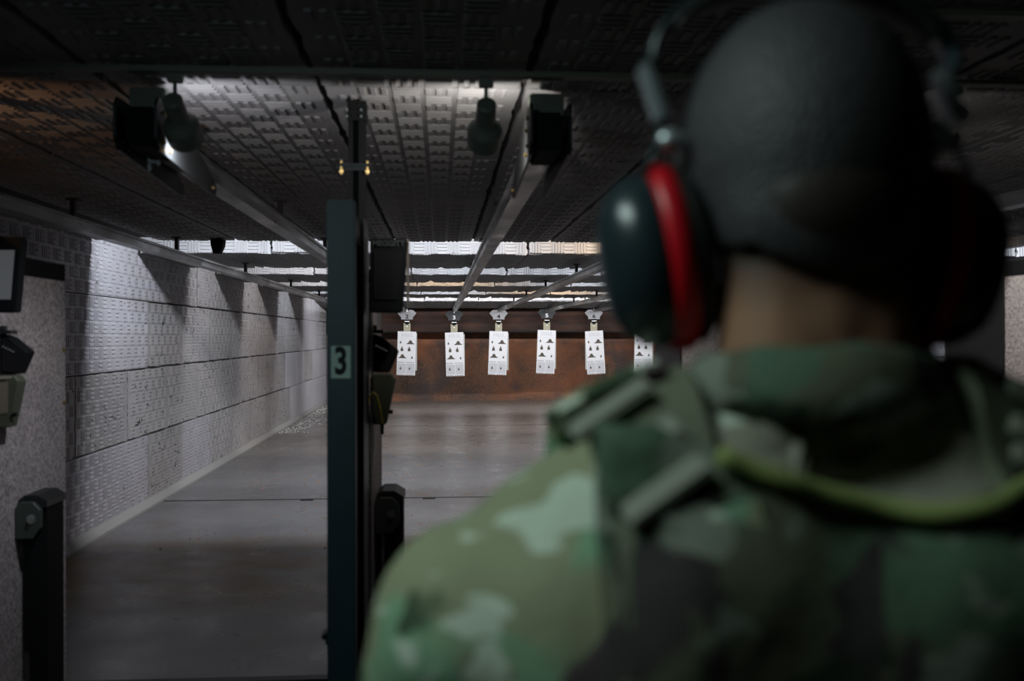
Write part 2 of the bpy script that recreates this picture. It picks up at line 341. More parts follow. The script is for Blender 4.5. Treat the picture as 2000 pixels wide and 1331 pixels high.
for i, (a, b) in enumerate(under):
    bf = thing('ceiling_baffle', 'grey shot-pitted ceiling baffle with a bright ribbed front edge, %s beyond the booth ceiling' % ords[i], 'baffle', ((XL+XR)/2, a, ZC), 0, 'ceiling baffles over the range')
    ox = (XL+XR)/2; mesh('blocking_core', B(((XL+.01-ox, .04, .06), (XR-.01-ox, b-a-.75, .86))), M['black'], bf)  # unseen core, run up to the roof to block lamp light between gaps
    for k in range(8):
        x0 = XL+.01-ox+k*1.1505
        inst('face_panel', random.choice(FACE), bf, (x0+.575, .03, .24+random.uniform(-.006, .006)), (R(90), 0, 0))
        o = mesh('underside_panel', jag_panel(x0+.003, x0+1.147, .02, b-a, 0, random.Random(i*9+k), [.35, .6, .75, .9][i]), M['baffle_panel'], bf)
bf = thing('ceiling_baffle', 'ragged last ceiling baffle sloping down to the brown hood boards', 'baffle', ((XL+XR)/2, 21.3, ZC), 0, 'ceiling baffles over the range')
ox = (XL+XR)/2
mesh('blocking_core', B(((XL+.01-ox, .04, .06), (XR-.01-ox, .6, .86))), M['black'], bf)  # same unseen light-blocking core
for k in range(8):
    x0 = XL+.01-ox+k*1.1505
    inst('face_panel', random.choice(FACE), bf, (x0+.575, .03, .25+random.uniform(-.018, .02)), (R(90), 0, 0))
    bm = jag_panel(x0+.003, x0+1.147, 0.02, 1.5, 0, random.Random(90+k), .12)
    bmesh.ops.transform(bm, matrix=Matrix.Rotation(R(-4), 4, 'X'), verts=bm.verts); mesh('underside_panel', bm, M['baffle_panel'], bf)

# hood, berm
hd = thing('bullet_trap_hood', 'two dark rust-brown horizontal hood boards above the rubber berm', 'hood', ((XL+XR)/2, 23.55, 2.0))
mesh('hood_board', B(((XL-ox, .0, -.17), (XR-ox, .08, .35)), bev=.01), M['hood'], hd)
mesh('hood_board', B(((XL-ox, -.10, -.345), (XR-ox, .0, -.16)), bev=.01), M['hood'], hd)
mesh('gap_strip', B(((XL-ox, -.08, -.375), (XR-ox, .06, -.345))), M['black'], hd)  # black strip standing in for the dark gap under the hood
bm = bmesh.new(); nx, ny = 150, 60; g = []
for j in range(ny+1):
    v = j/ny; y = 23.80+.28*min(1, v/.13)+.24*max(0, v-.13)/.87; row = []
    zb = .26*min(1, v/.13)+max(0, v-.13)/.87*1.60
    for i in range(nx+1):
        x = XL+.006+(XR-XL-.012)*i/nx
        z = zb+min(1, v*9)*(.05*noise.noise(Vector((x*1.1, y*1.6, 0)))+.035*noise.noise(Vector((x*4, y*4, 3)))+(.012 if v < .25 else .004)*noise.noise(Vector((x*22, y*22, 5))))
        row.append(bm.verts.new((x, y+min(1, v*9)*(.09*noise.noise(Vector((x*1.0, v*2.2, 9)))+.01*noise.noise(Vector((x*18, v*30, 2)))), z)))
    g.append(row)
for j in range(ny):
    for i in range(nx): bm.faces.new((g[j][i], g[j][i+1], g[j+1][i+1], g[j+1][i]))
o = tag(mesh('rubber_berm', bm, M['berm'], None, True), 'rust-brown granulated rubber berm sloping up behind the hanging targets', 'berm'); o['kind'] = 'stuff'

# ------------------------------------------------------------ target tracks, motors, carriers, sheets
LX = [-1.88, -.835, .31, 1.33, 2.44, 3.55, 4.66, 5.75]
def rail_bm(L):
    bm = bmesh.new(); prism(bm, [(-.036, -.03), (.036, -.03), (.036, .012), (.052, .012), (.052, .026), (-.052, .026), (-.052, .012), (-.036, .012)], .004, L-.004)
    box(bm, (-.037, L-.05, -.031), (.037, L-.004, .0)); return bm
rm = rail_bm(3.05); rail_me = mesh('rail_section', rm, M['rail']); RM = rail_me.data; bpy.data.objects.remove(rail_me)
hm = mesh('x', B(((-.012, -.02, .02), (.012, .02, .129)), ((-.03, -.03, .12), (.03, .03, .132))), M['dark_metal']); HM = hm.data; bpy.data.objects.remove(hm)
wh = ['leftmost, along the grey side wall', 'second from the left, motor left of the post', 'motor just right of the black column', 'first to the right of the shooter lane', 'second to the right of the shooter lane', 'third to the right of the shooter lane', 'fourth to the right of the shooter lane', 'farthest right, by the right wall']
motor_parts = {}
def motor(tr):
    mesh('motor_box', B(((-.040, -.02, -.045), (.040, .24, .065)), bev=.008), M['black_plastic'], tr)
    mesh('mount_bar', B(((-.05, .05, .065), (.05, .12, .135)), bev=.004), M['lamp_paint'], tr)
    for s in (-1, 1):
        bm = bmesh.new(); x = s*.055; pts = [(-.06, .06), (-.04, .085), (.1, .085), (.5, .0), (.66, -.055), (.66, -.085), (.62, -.095), (-.03, -.06), (-.06, -.03)]
        a = [bm.verts.new((x-.004, p, q)) for p, q in pts]; b = [bm.verts.new((x+.004, p, q)) for p, q in pts]
        bm.faces.new(a); bm.faces.new(b)
        for i in range(len(pts)): bm.faces.new((a[i], a[(i+1) % len(pts)], b[(i+1) % len(pts)], b[i]))
        pl = mesh('side_plate', bm, M['dark_metal'], tr)
        for (yy, zz) in ((.0, .05), (.03, .02), (.0, -.03), (.06, -.045), (.6, -.07)):
            bm = bmesh.new(); cyl(bm, (x+s*.003, yy, zz), (x+s*.012, yy, zz), .006, n=8)
            cyl(bm, (x-.006, -.001+yy, zz), (x+.006, yy, zz), .004, n=8); mesh('bolt', bm, M['brass'], pl)
for i, x in enumerate(LX):
    tr = thing('target_track', 'grey steel target track under the ceiling, %s' % wh[i], 'track', (x, 2.85, H+.575), 0, 'target carrier tracks')
    for k in range(7):
        o = inst('rail_section', RM, tr, (0, .07+3.05*k, 0))
        if k == 6: o.scale = (1, .54, 1)
    for k in (.6, 2.4, 4.4, 6.9, 9.8, 12.7, 15.4): inst('hanger', HM, tr, (0, k, 0))
    motor(tr)
    if i == 1:
        mesh('belt_bracket', B(((-.007, 0, 0), (.017, .012, .018)), ((.018, 0, -.007), (.030, .012, .018)), ((-.007, 0, -.024), (.003, .012, 0)), bev=.003), M['rail'], tr).location = (-.035, .2, -.055)

def wing(s=1):
    return [(-.215*s, .045), (-.135*s, .12), (-.04*s, .125), (.0, .085), (.04*s, .125), (.135*s, .12), (.215*s, .045), (.135*s, -.055), (.135*s, -.105), (-.135*s, -.105), (-.135*s, -.055)]
def sil(bm, pts, cx, cz, s, y=-.0036): prism(bm, [(cx+x*s, cz+z*s) for x, z in pts], y, y+.0012)
hat = [(-.5, -.2), (.5, -.2), (.5, -.14), (.30, -.05), (.19, .10), (.15, .22), (.06, .29), (-.06, .29), (-.15, .22), (-.19, .10), (-.30, -.05), (-.5, -.14)]
fig = [(-.3, -.5), (.3, -.5), (.3, .05), (.24, .14), (.1, .18), (.1, .3), (.14, .36), (.12, .48), (.05, .54), (-.05, .54), (-.12, .48), (-.14, .36), (-.1, .3), (-.1, .18), (-.24, .14), (-.3, .05)]
def print_meshes():
    bm = bmesh.new()
    sil(bm, hat, .085, .250, .185); sil(bm, hat, -.09, -.075, .185)
    sil(bm, fig, -.105, .10, .10); sil(bm, fig, .06, .10, .10)
    for a, b, s in ((-.14, .255, .058), (.13, -.09, .058), (-.125, -.34, .062), (.08, -.345, .058)): sil(bm, fig, a, b, s)
    p = bm; bm2 = bmesh.new()
    for z in (-.21, -.49):
        for k in range(6): box(bm2, (-.205+k*.028, -.0036, z-.008), (-.191+k*.028, -.0024, z+.008))
        for k in range(5): box(bm2, (-.0+k*.040, -.0036, z-.008), (.018+k*.040, -.0024, z+.008))
    bm3 = bmesh.new(); rr = random.Random(3)
    for z, x in ((.335, 0), (-.185, 0)): box(bm3, (-.205, -.0032, z-.002), (.205, -.0024, z+.002))
    for s in (-1, 1): box(bm3, (s*.203-.0015, -.0032, -.185), (s*.203+.0015, -.0024, .335))
    for r_, z in enumerate((.455, .432, .41, .388)):
        xx = -.12
        while xx < .12:
            wd = rr.uniform(.014, .04); box(bm3, (xx, -.0032, z-.006), (xx+wd, -.0024, z+.006)); xx += wd+rr.uniform(.008, .03)
    box(bm3, (-.195, -.0030, -.465), (-.005, -.0024, -.235)); box(bm3, (.008, -.0030, -.465), (.195, -.0024, -.235))
    out = []
    for n, b, m in (('silhouettes', p, M['ink']), ('dot_row', bm2, M['inkblack']), ('faint_print', bm3, M['inkgrey'])):
        o = mesh(n, b, m); out.append((n, o.data)); bpy.data.objects.remove(o)
    return out
PR = print_meshes()
def sheet_bm(w, h, rnd, curl=.01):
    bm = bmesh.new(); nx, nz = 6, 14; L = []
    for sgn in (-.0012, .0012):
        g = [[bm.verts.new((-w/2+w*i/nx, sgn, -h/2+h*j/nz)) for i in range(nx+1)] for j in range(nz+1)]
        for j in range(nz):
            for i in range(nx): bm.faces.new((g[j][i], g[j][i+1], g[j+1][i+1], g[j+1][i]))
        L.append(g)
    e = [[], []]
    for q in (0, 1):
        g = L[q]; e[q] = g[0]+[g[j][-1] for j in range(1, nz+1)]+g[nz][::-1][1:]+[g[j][0] for j in range(nz-1, 0, -1)]
    n = len(e[0])
    for i in range(n): bm.faces.new((e[0][i], e[0][(i+1) % n], e[1][(i+1) % n], e[1][i]))
    return bm
tt = [(-163, 647, 0), (797-862-2, 647, 1.9), (887-862, 649, -1.8), (974-862, 647, 2.4), (1068-862, 645, 2.5), (1160-862, 646.5, -3.6), (1257-862, 644, 1.0)]
offs = [.02, .03, .018, .035, .02, -.02, .02]
TL = ['mostly hidden behind the teal post', 'nearest the slanted black box', 'below the plate numbered three', 'below the plate numbered four', 'below the plate numbered five', 'skewed below the plate numbered six', 'right end below the ear cup']
YT = 23.0
for i in range(7):
    D = YT; X = tt[i][0]/F*D*1.0; X = LX[i] if i == 0 else (px(862+tt[i][0], 656, D/ math.cos(YAW) if False else D)).x
    # solve x so that it projects where the photograph has it
    a = math.atan((862+tt[i][0]-1000)/F)+YAW; X = math.tan(a)*D; dist = D*math.cos(YAW)+X*math.sin(YAW)
    ztop = H-(tt[i][1]-656)/F*dist
    dark = (i+1) in (3, 5)
    zc = ztop+.37
    car = thing('target_carrier', '%s wing-shaped target carrier plate numbered %d, %s' % ('dark' if dark else 'pale grey', i+1, ['hidden left of the black box', 'left end of the visible row', 'second of the visible row', 'third of the visible row', 'fourth of the visible row', 'fifth, by the ear cup', 'behind the ear cup'][i]), 'carrier', (X, D, zc), 0, 'numbered target carriers')
    bm = bmesh.new(); prism(bm, wing(), -.006, .006); mesh('plate', bm, M['plate_dark'] if dark else M['plate_light'], car).rotation_euler = (R(-12), 0, 0)
    pl = car.children[0]; bm = text_bm(str(i+1), .125, .003, 1.25)
    o = mesh('numeral', bm, M['paper'] if dark else M['inkblack'], pl); o.location = (0, -.0075, -.040)
    bm = B(((-.055, -.02, -.15), (.055, .03, -.125)), ((-.03, -.01, -.125), (.03, .02, -.09)), bev=.004); prism(bm, [(-.06, -.155), (.06, -.155), (.055, -.19), (.0, -.225), (-.055, -.19)], -.015, .015); mesh('clamp', bm, M['black_plastic'], car)
    mesh('clamp_pin', B(((-.055, -.03, -.152), (.055, -.022, -.138))), M['bolt'], car)
    bm = bmesh.new(); prism(bm, [(-.075, -.9), (.075, -.9), (.08, -.2), (.06, -.165), (.045, -.165), (.0, -.215), (-.045, -.165), (-.06, -.165), (-.08, -.2)], .006, .016); mesh('holder_plate', bm, M['tan_plate'], car)
    bm = bmesh.new(); cyl(bm, (0, -.004, -.26), (0, .008, -.26), .012, n=10); mesh('screw', bm, M['bolt'], car)
    bm = bmesh.new(); cyl(bm, (0, 0, .07), (0, 0, .20), .012, n=8); mesh('hanger_pin', bm, M['brass'] if False else M['bolt'], car)
    sh = thing('paper_target', 'white paper target with brown silhouettes, hanging %s' % TL[i], 'paper target', (X, D-.002, ztop-.005), 0, 'hanging paper targets')
    sh.rotation_euler = (0, R(tt[i][2]*.9), 0)
    bm = sheet_bm(.425, 1.01, random, .01); p = mesh('sheet', bm, M['paper'], sh); p.location = (0, 0, -.505)
    for n, d in PR: inst(n, d, sh, (0, 0, -.505))
    bm = sheet_bm(.425, .86, random); p = mesh('backing_sheet', bm, M['cardboard'], sh); p.location = (offs[i], .004, -.47); p.rotation_euler = (0, R(-tt[i][2]*.8), 0)

# ------------------------------------------------------------ booth dividers
def arc3(c, r, a0, a1, n): return [(c[0]+r*math.cos(a0+(a1-a0)*i/n), c[1], c[2]+r*math.sin(a0+(a1-a0)*i/n)) for i in range(n+1)]
glass = mat('clear_window', (.8, .9, .88), .05); glass.node_tree.nodes['Principled BSDF'].inputs['Transmission Weight'].default_value = 1; glass.node_tree.nodes['Principled BSDF'].inputs['IOR'].default_value = 1.02
M['glass'] = glass
DX = [(-1.48, 'speckled booth divider at the left edge with grey screen'), (-.307, 'booth divider seen edge-on behind the dark teal post with a 3'), (.836, 'booth divider right behind the shooter jaw'), (2.0, 'speckled booth divider at the right edge beyond the shooter')]
Y0, Y1 = 2.70, 3.82; TH = .076; TOP = H+.367
for di, (x, lab) in enumerate(DX):
    dv = thing('booth_divider', lab, 'divider', (x+TH/2, 2.7, 0), 0, 'lane dividers'); h = TH/2
    bm = B(((-h, 0, 0), (h, .05, TOP)), bev=.004); mesh('front_post', bm, M['post'], dv)
    # window strip between post and panel
    mesh('window_frame', B(((-h+.01, .05, 0), (h-.01, .31, .55)), ((-h+.01, .05, TOP-.10), (h-.01, .31, TOP-.03)), ((-h, .31, 0), (h-.001, .52, TOP-.01))), M['dark_metal'], dv)
    mesh('window_pane', B(((-.004, .05, .55), (.004, .31, TOP-.10))), M['glass'], dv)
    if di == 0:
        mesh('speckled_panel', B(((h-.001, .44, .03), (h+.006, 1.12, H+.205)), ((-h-.004, .05, .03), (-h, .78, H+.205))), M['carpet'], dv)
        mesh('top_band', B(((h-.001, .44, H+.207), (h+.008, 1.11, H+.265))), M['black_plastic'], dv)
    else:
        mesh('speckled_panel', B(((h-.001, .53, .03), (h+.004, 1.12, H+.205)), ((-h-.004, .05, .03), (-h, .72, H+.205))), M['carpet'], dv)
        mesh('top_band', B(((-h-.006, .05, H+.207), (-h, 1.10, H+.26))), M['black_plastic'], dv)
    mesh('core_board', B(((-h+.002, .52, .0), (h-.002, 1.115, H+.225)), bev=.002), M['dark_metal'], dv)
    mesh('edge_strip', B(((-h, 1.115, 0), (h+.004, 1.12, H+.235))), mat('edge', (.3, .25, .2), .7) if di == 0 else M['carpet'], dv)
    if di != 0:
        mesh('side_cover', B(((-h-.007, .725, .0), (-h-.001, 1.12, H+.2)), ((-h-.012, .70, 0), (-h-.001, .78, H+.22))), M['dark_metal'], dv)
    for zz in (1.50, 1.305):
        bm = bmesh.new(); cyl(bm, (h+.004, 1.10, zz), (h+.012, 1.10, zz), .007, n=10); mesh('screw', bm, M['brass'], dv)
    # column up to the ceiling with a bolted flange
    c0 = .43
    bm = B(((-.019, c0, TOP-.02), (-.005, c0+.055, ZC)), ((.013, c0, TOP-.02), (.033, c0+.055, ZC)), ((-.018, c0+.015, TOP-.3), (.032, c0+.06, ZC)), ((-.022, c0-.005, ZC-.06), (.036, c0+.065, ZC)))
    col = mesh('support_column', bm, M['column'], dv)
    fl_ = mesh('flange', B(((-.048, c0-.01, H+.527), (.052, c0+.07, H+.537)), ((-.03, c0-.006, H+.515), (.042, c0+.066, H+.527)), bev=.001), M['dark_metal'], dv)
    for s in (-1, 1):
        bm = bmesh.new(); cyl(bm, (s*.040, c0-.004, H+.503), (s*.040, c0-.004, H+.545), .004, n=8); cyl(bm, (s*.040, c0-.004, H+.508), (s*.040, c0-.004, H+.516), .007, n=6); mesh('bolt', bm, M['brass'], fl_)
    for zz in (ZC-.03, ZC-.05): 
        for s in (-1, 1):
            bm = bmesh.new(); cyl(bm, (s*.022, c0-.012, zz), (s*.022, c0-.004, zz), .004, n=8); mesh('bolt', bm, M['bolt'], col)
    if di == 1:
        bm = B(((-.026, -.004, H-.114), (.026, .0, H-.027)), bev=.001); sg = mesh('number_plate', bm, M['sign'], dv)
        bm = text_bm('3', .100, .0032, .72); o = mesh('numeral', bm, M['inkblack'], sg); o.location = (0, -.0048, H-.0705)
        mesh('side_latch', B(((-h-.022, .06, .715), (-h, .12, .73)), ((-h-.012, .06, .70), (-h, .12, .735)), bev=.003), M['dark_metal'], dv)
    if di in (0, 1):
        nm = ['on the left speckled divider', 'behind the teal post'][di]
        fx = x+TH
        # display
        d = thing('lane_display', 'black lane display with grey screen on the left divider' if di == 0 else 'black unlit lane display with lettering beside the teal post', 'display', (fx+.009, 3.13, H+.188))
        bm = bmesh.new(); prism(bm, [(-.0, -.115), (.10, -.115), (.118, .10), (.118, .117), (-.0, .117)], 0, .05); bmesh.ops.bevel(bm, geom=bm.edges[:], offset=.004, segments=2, affect='EDGES'); mesh('housing', bm, M['black_plastic'], d)
        bm = bmesh.new(); prism(bm, [(.012, -.075), (.088, -.075), (.100, .075), (.012, .075)], -.003, .002); mesh('screen', bm, M['screen'] if di == 0 else M['screen_dark'], d)
        if di == 1:
            o = mesh('maker_lettering', text_bm('MEGGITT', .024, .0006, 1.0), mat('dim_letters', (.045, .055, .055), .5), d); o.location = (.058, -.004, .100)
            mesh('side_trim', B(((.114, .0, -.10), (.121, .045, .115))), mat('side_trim', (.16, .13, .11), .6), d)
        mesh('mount_arm', B(((-.004, .01, -.02), (.02, .045, .02))), M['dark_metal'], d)
        # hopper-shaped holder below
        hz = H-.05
        hb = thing('intercom_box', 'black slanted intercom box below the display, '+nm, 'intercom', (fx+.009, 3.26, hz))
        bm = bmesh.new(); prism(bm, [(.0, -.068), (.052, -.070), (.082, .0), (.030, .045), (.0, .058)], 0, .07); bmesh.ops.bevel(bm, geom=bm.edges[:], offset=.003, segments=1, affect='EDGES'); mesh('housing', bm, M['black_plastic'], hb)
        bm = bmesh.new(); prism(bm, [(.008, -.06), (.046, -.062), (.068, -.006), (.028, .03), (.008, .04)], -.004, .001); mesh('front_cover', bm, M['screen_dark'], hb)
        mesh('top_rail', B(((-.002, -.01, .058), (.035, .05, .07)), ((.0, .0, .07), (.012, .03, .085)), bev=.002), M['dark_metal'], hb)
        bm = bmesh.new()
        for k in range(5): cyl(bm, (.012+k*.008, -.006, .018-k*.004), (.012+k*.008, .0, .018-k*.004), .0025, n=6)
        mesh('speaker_holes', bm, M['screen'], hb)
        # khaki bent plate with cable
        kb = thing('bent_cover_plate', 'khaki bent metal cover plate under the intercom, '+nm, 'cover plate', (fx+.009, 3.22, H-.2))
        bm = bmesh.new(); prism(bm, [(.0, -.085), (.045, -.085), (.075, .06), (.06, .078), (.0, .078)], 0, .06); bmesh.ops.bevel(bm, geom=bm.edges[:], offset=.003, segments=1, affect='EDGES'); mesh('plate', bm, M['khaki'], kb)
        bm = bmesh.new(); cyl(bm, (.06, -.004, -.045), (.06, .01, -.045), .007, n=10); mesh('knob', bm, M['black_plastic'], kb)
        if di == 1:
            cb = thing('cable', 'thin yellow-green cable looping over the khaki cover plate', 'cable', (fx+.02, 3.205, H-.2))
            bm = bmesh.new(); tube(bm, [(-.03, 0, -.10), (-.028, 0, -.05), (-.02, 0, .0), (-.008, -.004, .022), (.005, -.004, .01), (.015, -.004, -.03), (.022, 0, -.075), (.022, 0, -.09)], .003); mesh('cord', bm, M['yellow'], cb)
            bm = bmesh.new(); tube(bm, [(.022, 0, -.08), (.022, 0, -.115)], .0055); tube(bm, [(-.03, 0, -.09), (-.03, 0, -.12)], .0055); tube(bm, [(-.010, 0, .06), (-.009, -.003, .02)], .003); mesh('plug', bm, M['black_plastic'], cb)
        # folded shooting bench
        fb = thing('folding_bench', 'black folded-down shooting bench with hinge bracket, '+nm, 'bench', (fx+.011, 3.42, 0))
        mesh('table_leaf', B(((.030, -.02, .33), (.088, .13, H-.555)), bev=.004), M['black_plastic'], fb)
        mesh('wall_plate', B(((-.002, .02, .5), (.028, .12, H-.60)), bev=.002), M['dark_metal'], fb)
        bm = bmesh.new(); prism(bm, [(-.002, -.665), (.055, -.665), (.078, -.63), (.078, -.57), (.055, -.545), (.012, -.545), (-.002, -.56)], -.05, -.025)
        bmesh.ops.translate(bm, verts=bm.verts, vec=(0, 0, H)); bmesh.ops.bevel(bm, geom=bm.edges[:], offset=.002, segments=1, affect='EDGES'); hg = mesh('hinge_bracket', bm, M['green_metal'], fb)
        bm = bmesh.new(); prism(bm, [(.0, -.565), (.092, -.565), (.092, -.545), (.06, -.525), (.02, -.525), (.0, -.54)], -.03, .14); bmesh.ops.translate(bm, verts=bm.verts, vec=(0, 0, H)); mesh('top_cap', bm, M['dark_metal'], fb)
        bm = bmesh.new(); cyl(bm, (.05, -.062, H-.60), (.05, -.05, H-.60), .009, n=8); cyl(bm, (.05, -.053, H-.60), (.05, -.049, H-.60), .015, n=14); mesh('bolt', bm, M['bolt'], hg)
        if di == 1: mesh('support_strut', B(((.018, -.03, .3), (.026, -.02, H-.67))), M['rail'], fb)
kb = tag(mesh('tan_box', B(((-1.41, 3.02, H-.235), (-1.30, 3.10, H-.128)), bev=.006), mat('tan_box', (.11, .095, .07), .7)), 'small tan box at the left edge under the black intercom', 'box')
kb2 = mesh('flap', B(((-1.41, 3.0, H-.128), (-1.293, 3.11, H-.12)), bev=.002), mat('tan_flap', (.2, .18, .14), .7), kb)

# ------------------------------------------------------------ spotlights on the track
def spotlamp(x, lab, e, col, tilt=-28, tx=0, beam=None):
    s = thing('track_spotlight', lab, 'spotlight', (x, 2.76, ZC-.022), 0, 'cylindrical track spotlights')
    mesh('track_clip', B(((-.02, -.014, -.022), (.02, .014, 0)), bev=.002), M['lamp_paint'], s)
    bm = bmesh.new(); cyl(bm, (0, 0, -.018), (0, 0, -.062), .0055, n=10); mesh('stem', bm, M['lamp_paint'], s)
    d = Vector((tx, math.cos(R(tilt)), math.sin(R(tilt)))).normalized(); p = Vector((0, -.03, -.052))+Vector((0, .0, -.022))
    prof = [(.0, .0), (.022, .0), (.027, .004), (.028, .075), (.034, .088), (.048, .105), (.050, .115), (.050, .165), (.0475, .165), (.0475, .112), (.026, .085), (.0, .085)]
    q = d.to_track_quat('Z', 'Y'); bm = bmesh.new(); n = 28; rings = []
    for r, z in prof: rings.append([bm.verts.new(p+q @ Vector((math.cos(2*PI*k/n)*r, math.sin(2*PI*k/n)*r, z))) for k in range(n)] if r else [bm.verts.new(p+q @ Vector((0, 0, z)))])
    for a, b in zip(rings, rings[1:]):
        for k in range(n):
            if len(a) == 1: bm.faces.new((a[0], b[k], b[(k+1) % n]))
            elif len(b) == 1: bm.faces.new((a[k], a[(k+1) % n], b[0]))
            else: bm.faces.new((a[k], a[(k+1) % n], b[(k+1) % n], b[k]))
    mesh('lamp_can', bm, M['lamp_paint'], s, False)
    bm = bmesh.new(); ball(bm, p+d*.115, .026, 14, 10); mesh('bulb', bm, M['bulb'], s, True)
    l = spot(Vector(s.location)+p+d*.158, Vector((0, 1, .18)), 168, e, col, .25, .02)
    if beam:  # extra fill spot added in the can, turned sideways to brighten the dividers
        l2 = spot((0, 0, 0), beam[1], 110, beam[0], col, 1, .03); l2.parent = s; l2.location = p+d*.172; l2.name = 'fill_beam'
    l.parent = s; l.matrix_parent_inverse = Matrix.Identity(4); l.location = p+d*.172; l.name = 'lamp_light'
spotlamp(-.72, 'dim green-grey can spotlight in front of the left track motor', 4.5, (.92, .93, 1), beam=(25, (-.8, .7, -.6)))
spotlamp(.125, 'green-grey can spotlight between the black column and the shooter track', 7, (1, .95, .88), beam=(7, (.8, .7, -.7)))
spotlamp(1.47, 'green-grey can spotlight half hidden right of the shooter head', .4, (1, .95, .88), beam=(26, (.8, .7, -.75)))
spotlamp(-1.68, 'can spotlight on the ceiling track left of the picture', 4, (1, .50, .25))

# ------------------------------------------------------------ debris on the floor
def chips(name, label, m, n, fn, seed, smin=.004, smax=.012):
    rr = random.Random(seed); bm = bmesh.new()
    for _ in range(n):
        x, y = fn(rr); s = rr.uniform(smin, smax); a = rr.random()*6.28
        vs = [bm.verts.new((x+s*math.cos(a+k*2.1)*rr.uniform(.6, 1.4), y+s*math.sin(a+k*2.1)*rr.uniform(.6, 1.4), .0005)) for k in range(3)]+[bm.verts.new((x, y, s*.8))]
        for f in ((0, 1, 3), (1, 2, 3), (2, 0, 3)): bm.faces.new([vs[i] for i in f])
    o = tag(mesh(name, bm, m), label, 'debris'); o['kind'] = 'stuff'
chips('rust_crumbs', 'scattered rust-orange rubber crumbs on the grey floor', mat('crumb', (.38, .17, .07), .9), 1100, lambda r: (r.uniform(XL+.62, 4), min(23.5, max(5, r.choice((10.5, 11.3, 12.8, 17.4, 19, 8))+r.gauss(0, .7)))), 3)
chips('foam_chips', 'white foam chips along the foot of the left wall', mat('foam_chip', (.6, .6, .58), .9), 420, lambda r: (XL+.08+min(.48, abs(r.gauss(0, .25))), r.uniform(16, 23)), 5, .006, .022)

# ------------------------------------------------------------ the shooter
PX, PY = .246, .668
pr = thing('person', 'shooter seen from behind in camouflage uniform and plate carrier, short black hair', 'person', (PX, PY, 0))
def capsule(bm, a, ra, b, rb, sx=1):
    a = Vector(a); b = Vector(b); ball(bm, a, ra, 16, 12); ball(bm, b, rb, 16, 12); cyl(bm, a, b, ra, rb, 16)
def finish(name, bm, m, vox, parent, sm=4, fac=.5):
    o = mesh(name, bm, m, parent, True)
    r = o.modifiers.new('r', 'REMESH'); r.mode = 'VOXEL'; r.voxel_size = vox; r.use_smooth_shade = True
    s = o.modifiers.new('s', 'SMOOTH'); s.iterations = sm; s.factor = fac
    dg = bpy.context.evaluated_depsgraph_get(); me = bpy.data.meshes.new_from_object(o.evaluated_get(dg)); o.modifiers.clear(); o.data = me
    me.materials.clear(); me.materials.append(m)
    for p in me.polygons: p.use_smooth = True
    return o
HZ = 1.672
def limbs(bm, add=0.0, arms=True):
    for s in (-1, 1):
        capsule(bm, (s*.205, -.005, 1.362), .062+add, (s*.265, .10, 1.16), .048+add)
        capsule(bm, (s*.265, .10, 1.16), .047+add, (s*.115, .34, 1.27), .034+add*.7)
# continuous body
bm = bmesh.new()
ball(bm, (0, .005, HZ), (.079, .094, .100), 32, 24)                 # cranium
ball(bm, (0, .045, 1.615), (.060, .062, .080), 24, 18)              # face
ball(bm, (0, .068, 1.572), (.034, .034, .026)); ball(bm, (0, -.05, 1.635), (.058, .045, .05))
capsule(bm, (-.035, .08, 1.67), .014, (.035, .08, 1.67), .014)       # brow
capsule(bm, (0, .100, 1.655), .008, (0, .116, 1.625), .012); ball(bm, (.010, .108, 1.620), .009); ball(bm, (-.010, .108, 1.620), .009)
ball(bm, (0, .098, 1.594), (.022, .010, .006)); ball(bm, (0, .097, 1.585), (.020, .010, .006))
for s in (-1, 1):
    ball(bm, (s*.030, .083, 1.652), (.013, .012, .010)); ball(bm, (s*.080, -.002, 1.635), (.008, .020, .032)); ball(bm, (s*.042, .07, 1.625), (.018, .02, .02))
capsule(bm, (0, .0, 1.60), .056, (0, -.012, 1.48), .062)
capsule(bm, (-.018, -.022, 1.62), .043, (-.022, -.03, 1.48), .046); capsule(bm, (.018, -.022, 1.62), .043, (.022, -.03, 1.48), .046); ball(bm, (0, -.025, 1.56), (.050, .048, .09))
for s in (-1, 1): capsule(bm, (s*.03, -.02, 1.50), .045, (s*.18, -.005, 1.39), .045)
ball(bm, (0, .01, 1.30), (.165, .105, .20), 24, 18); ball(bm, (0, .0, 1.08), (.145, .10, .18)); ball(bm, (0, -.01, .95), (.16, .11, .12))
limbs(bm)
for s in (-1, 1):
    capsule(bm, (s*.085, 0, .92), .085, (s*.12, .03, .50), .055); capsule(bm, (s*.12, .03, .50), .052, (s*.14, -.02, .09), .036); capsule(bm, (s*.14, -.03, .05), .036, (s*.15, .12, .035), .03)
    w_ = Vector((s*.115, .34, 1.27)); c_ = Vector((s*.062, .405, 1.285))                 # palm, then five bent fingers and thumb
    capsule(bm, w_, .026, c_, .024); capsule(bm, c_+Vector((0, 0, .025)), .014, c_+Vector((0, 0, -.03)), .013)
    for k, L in enumerate((.036, .042, .038, .030)):
        a = c_+Vector((-s*.008, .008, .030-k*.022)); b = a+Vector((-s*L*.5, L*.85, .002)); d_ = b+Vector((-s*L*.75, -L*.1, -.004)); e = d_+Vector((-s*.004, -L*.55, -.002))
        capsule(bm, a, .0085, b, .008); capsule(bm, b, .008, d_, .0075); capsule(bm, d_, .0075, e, .007)
    a = w_.lerp(c_, .45)+Vector((0, 0, .022)); capsule(bm, a, .011, a+Vector((-s*.02, .03, .025)), .009); capsule(bm, a+Vector((-s*.02, .03, .025)), .009, a+Vector((-s*.03, .058, .022)), .0075)
body = finish('body', bm, M['skin'], .0065, pr, 3)
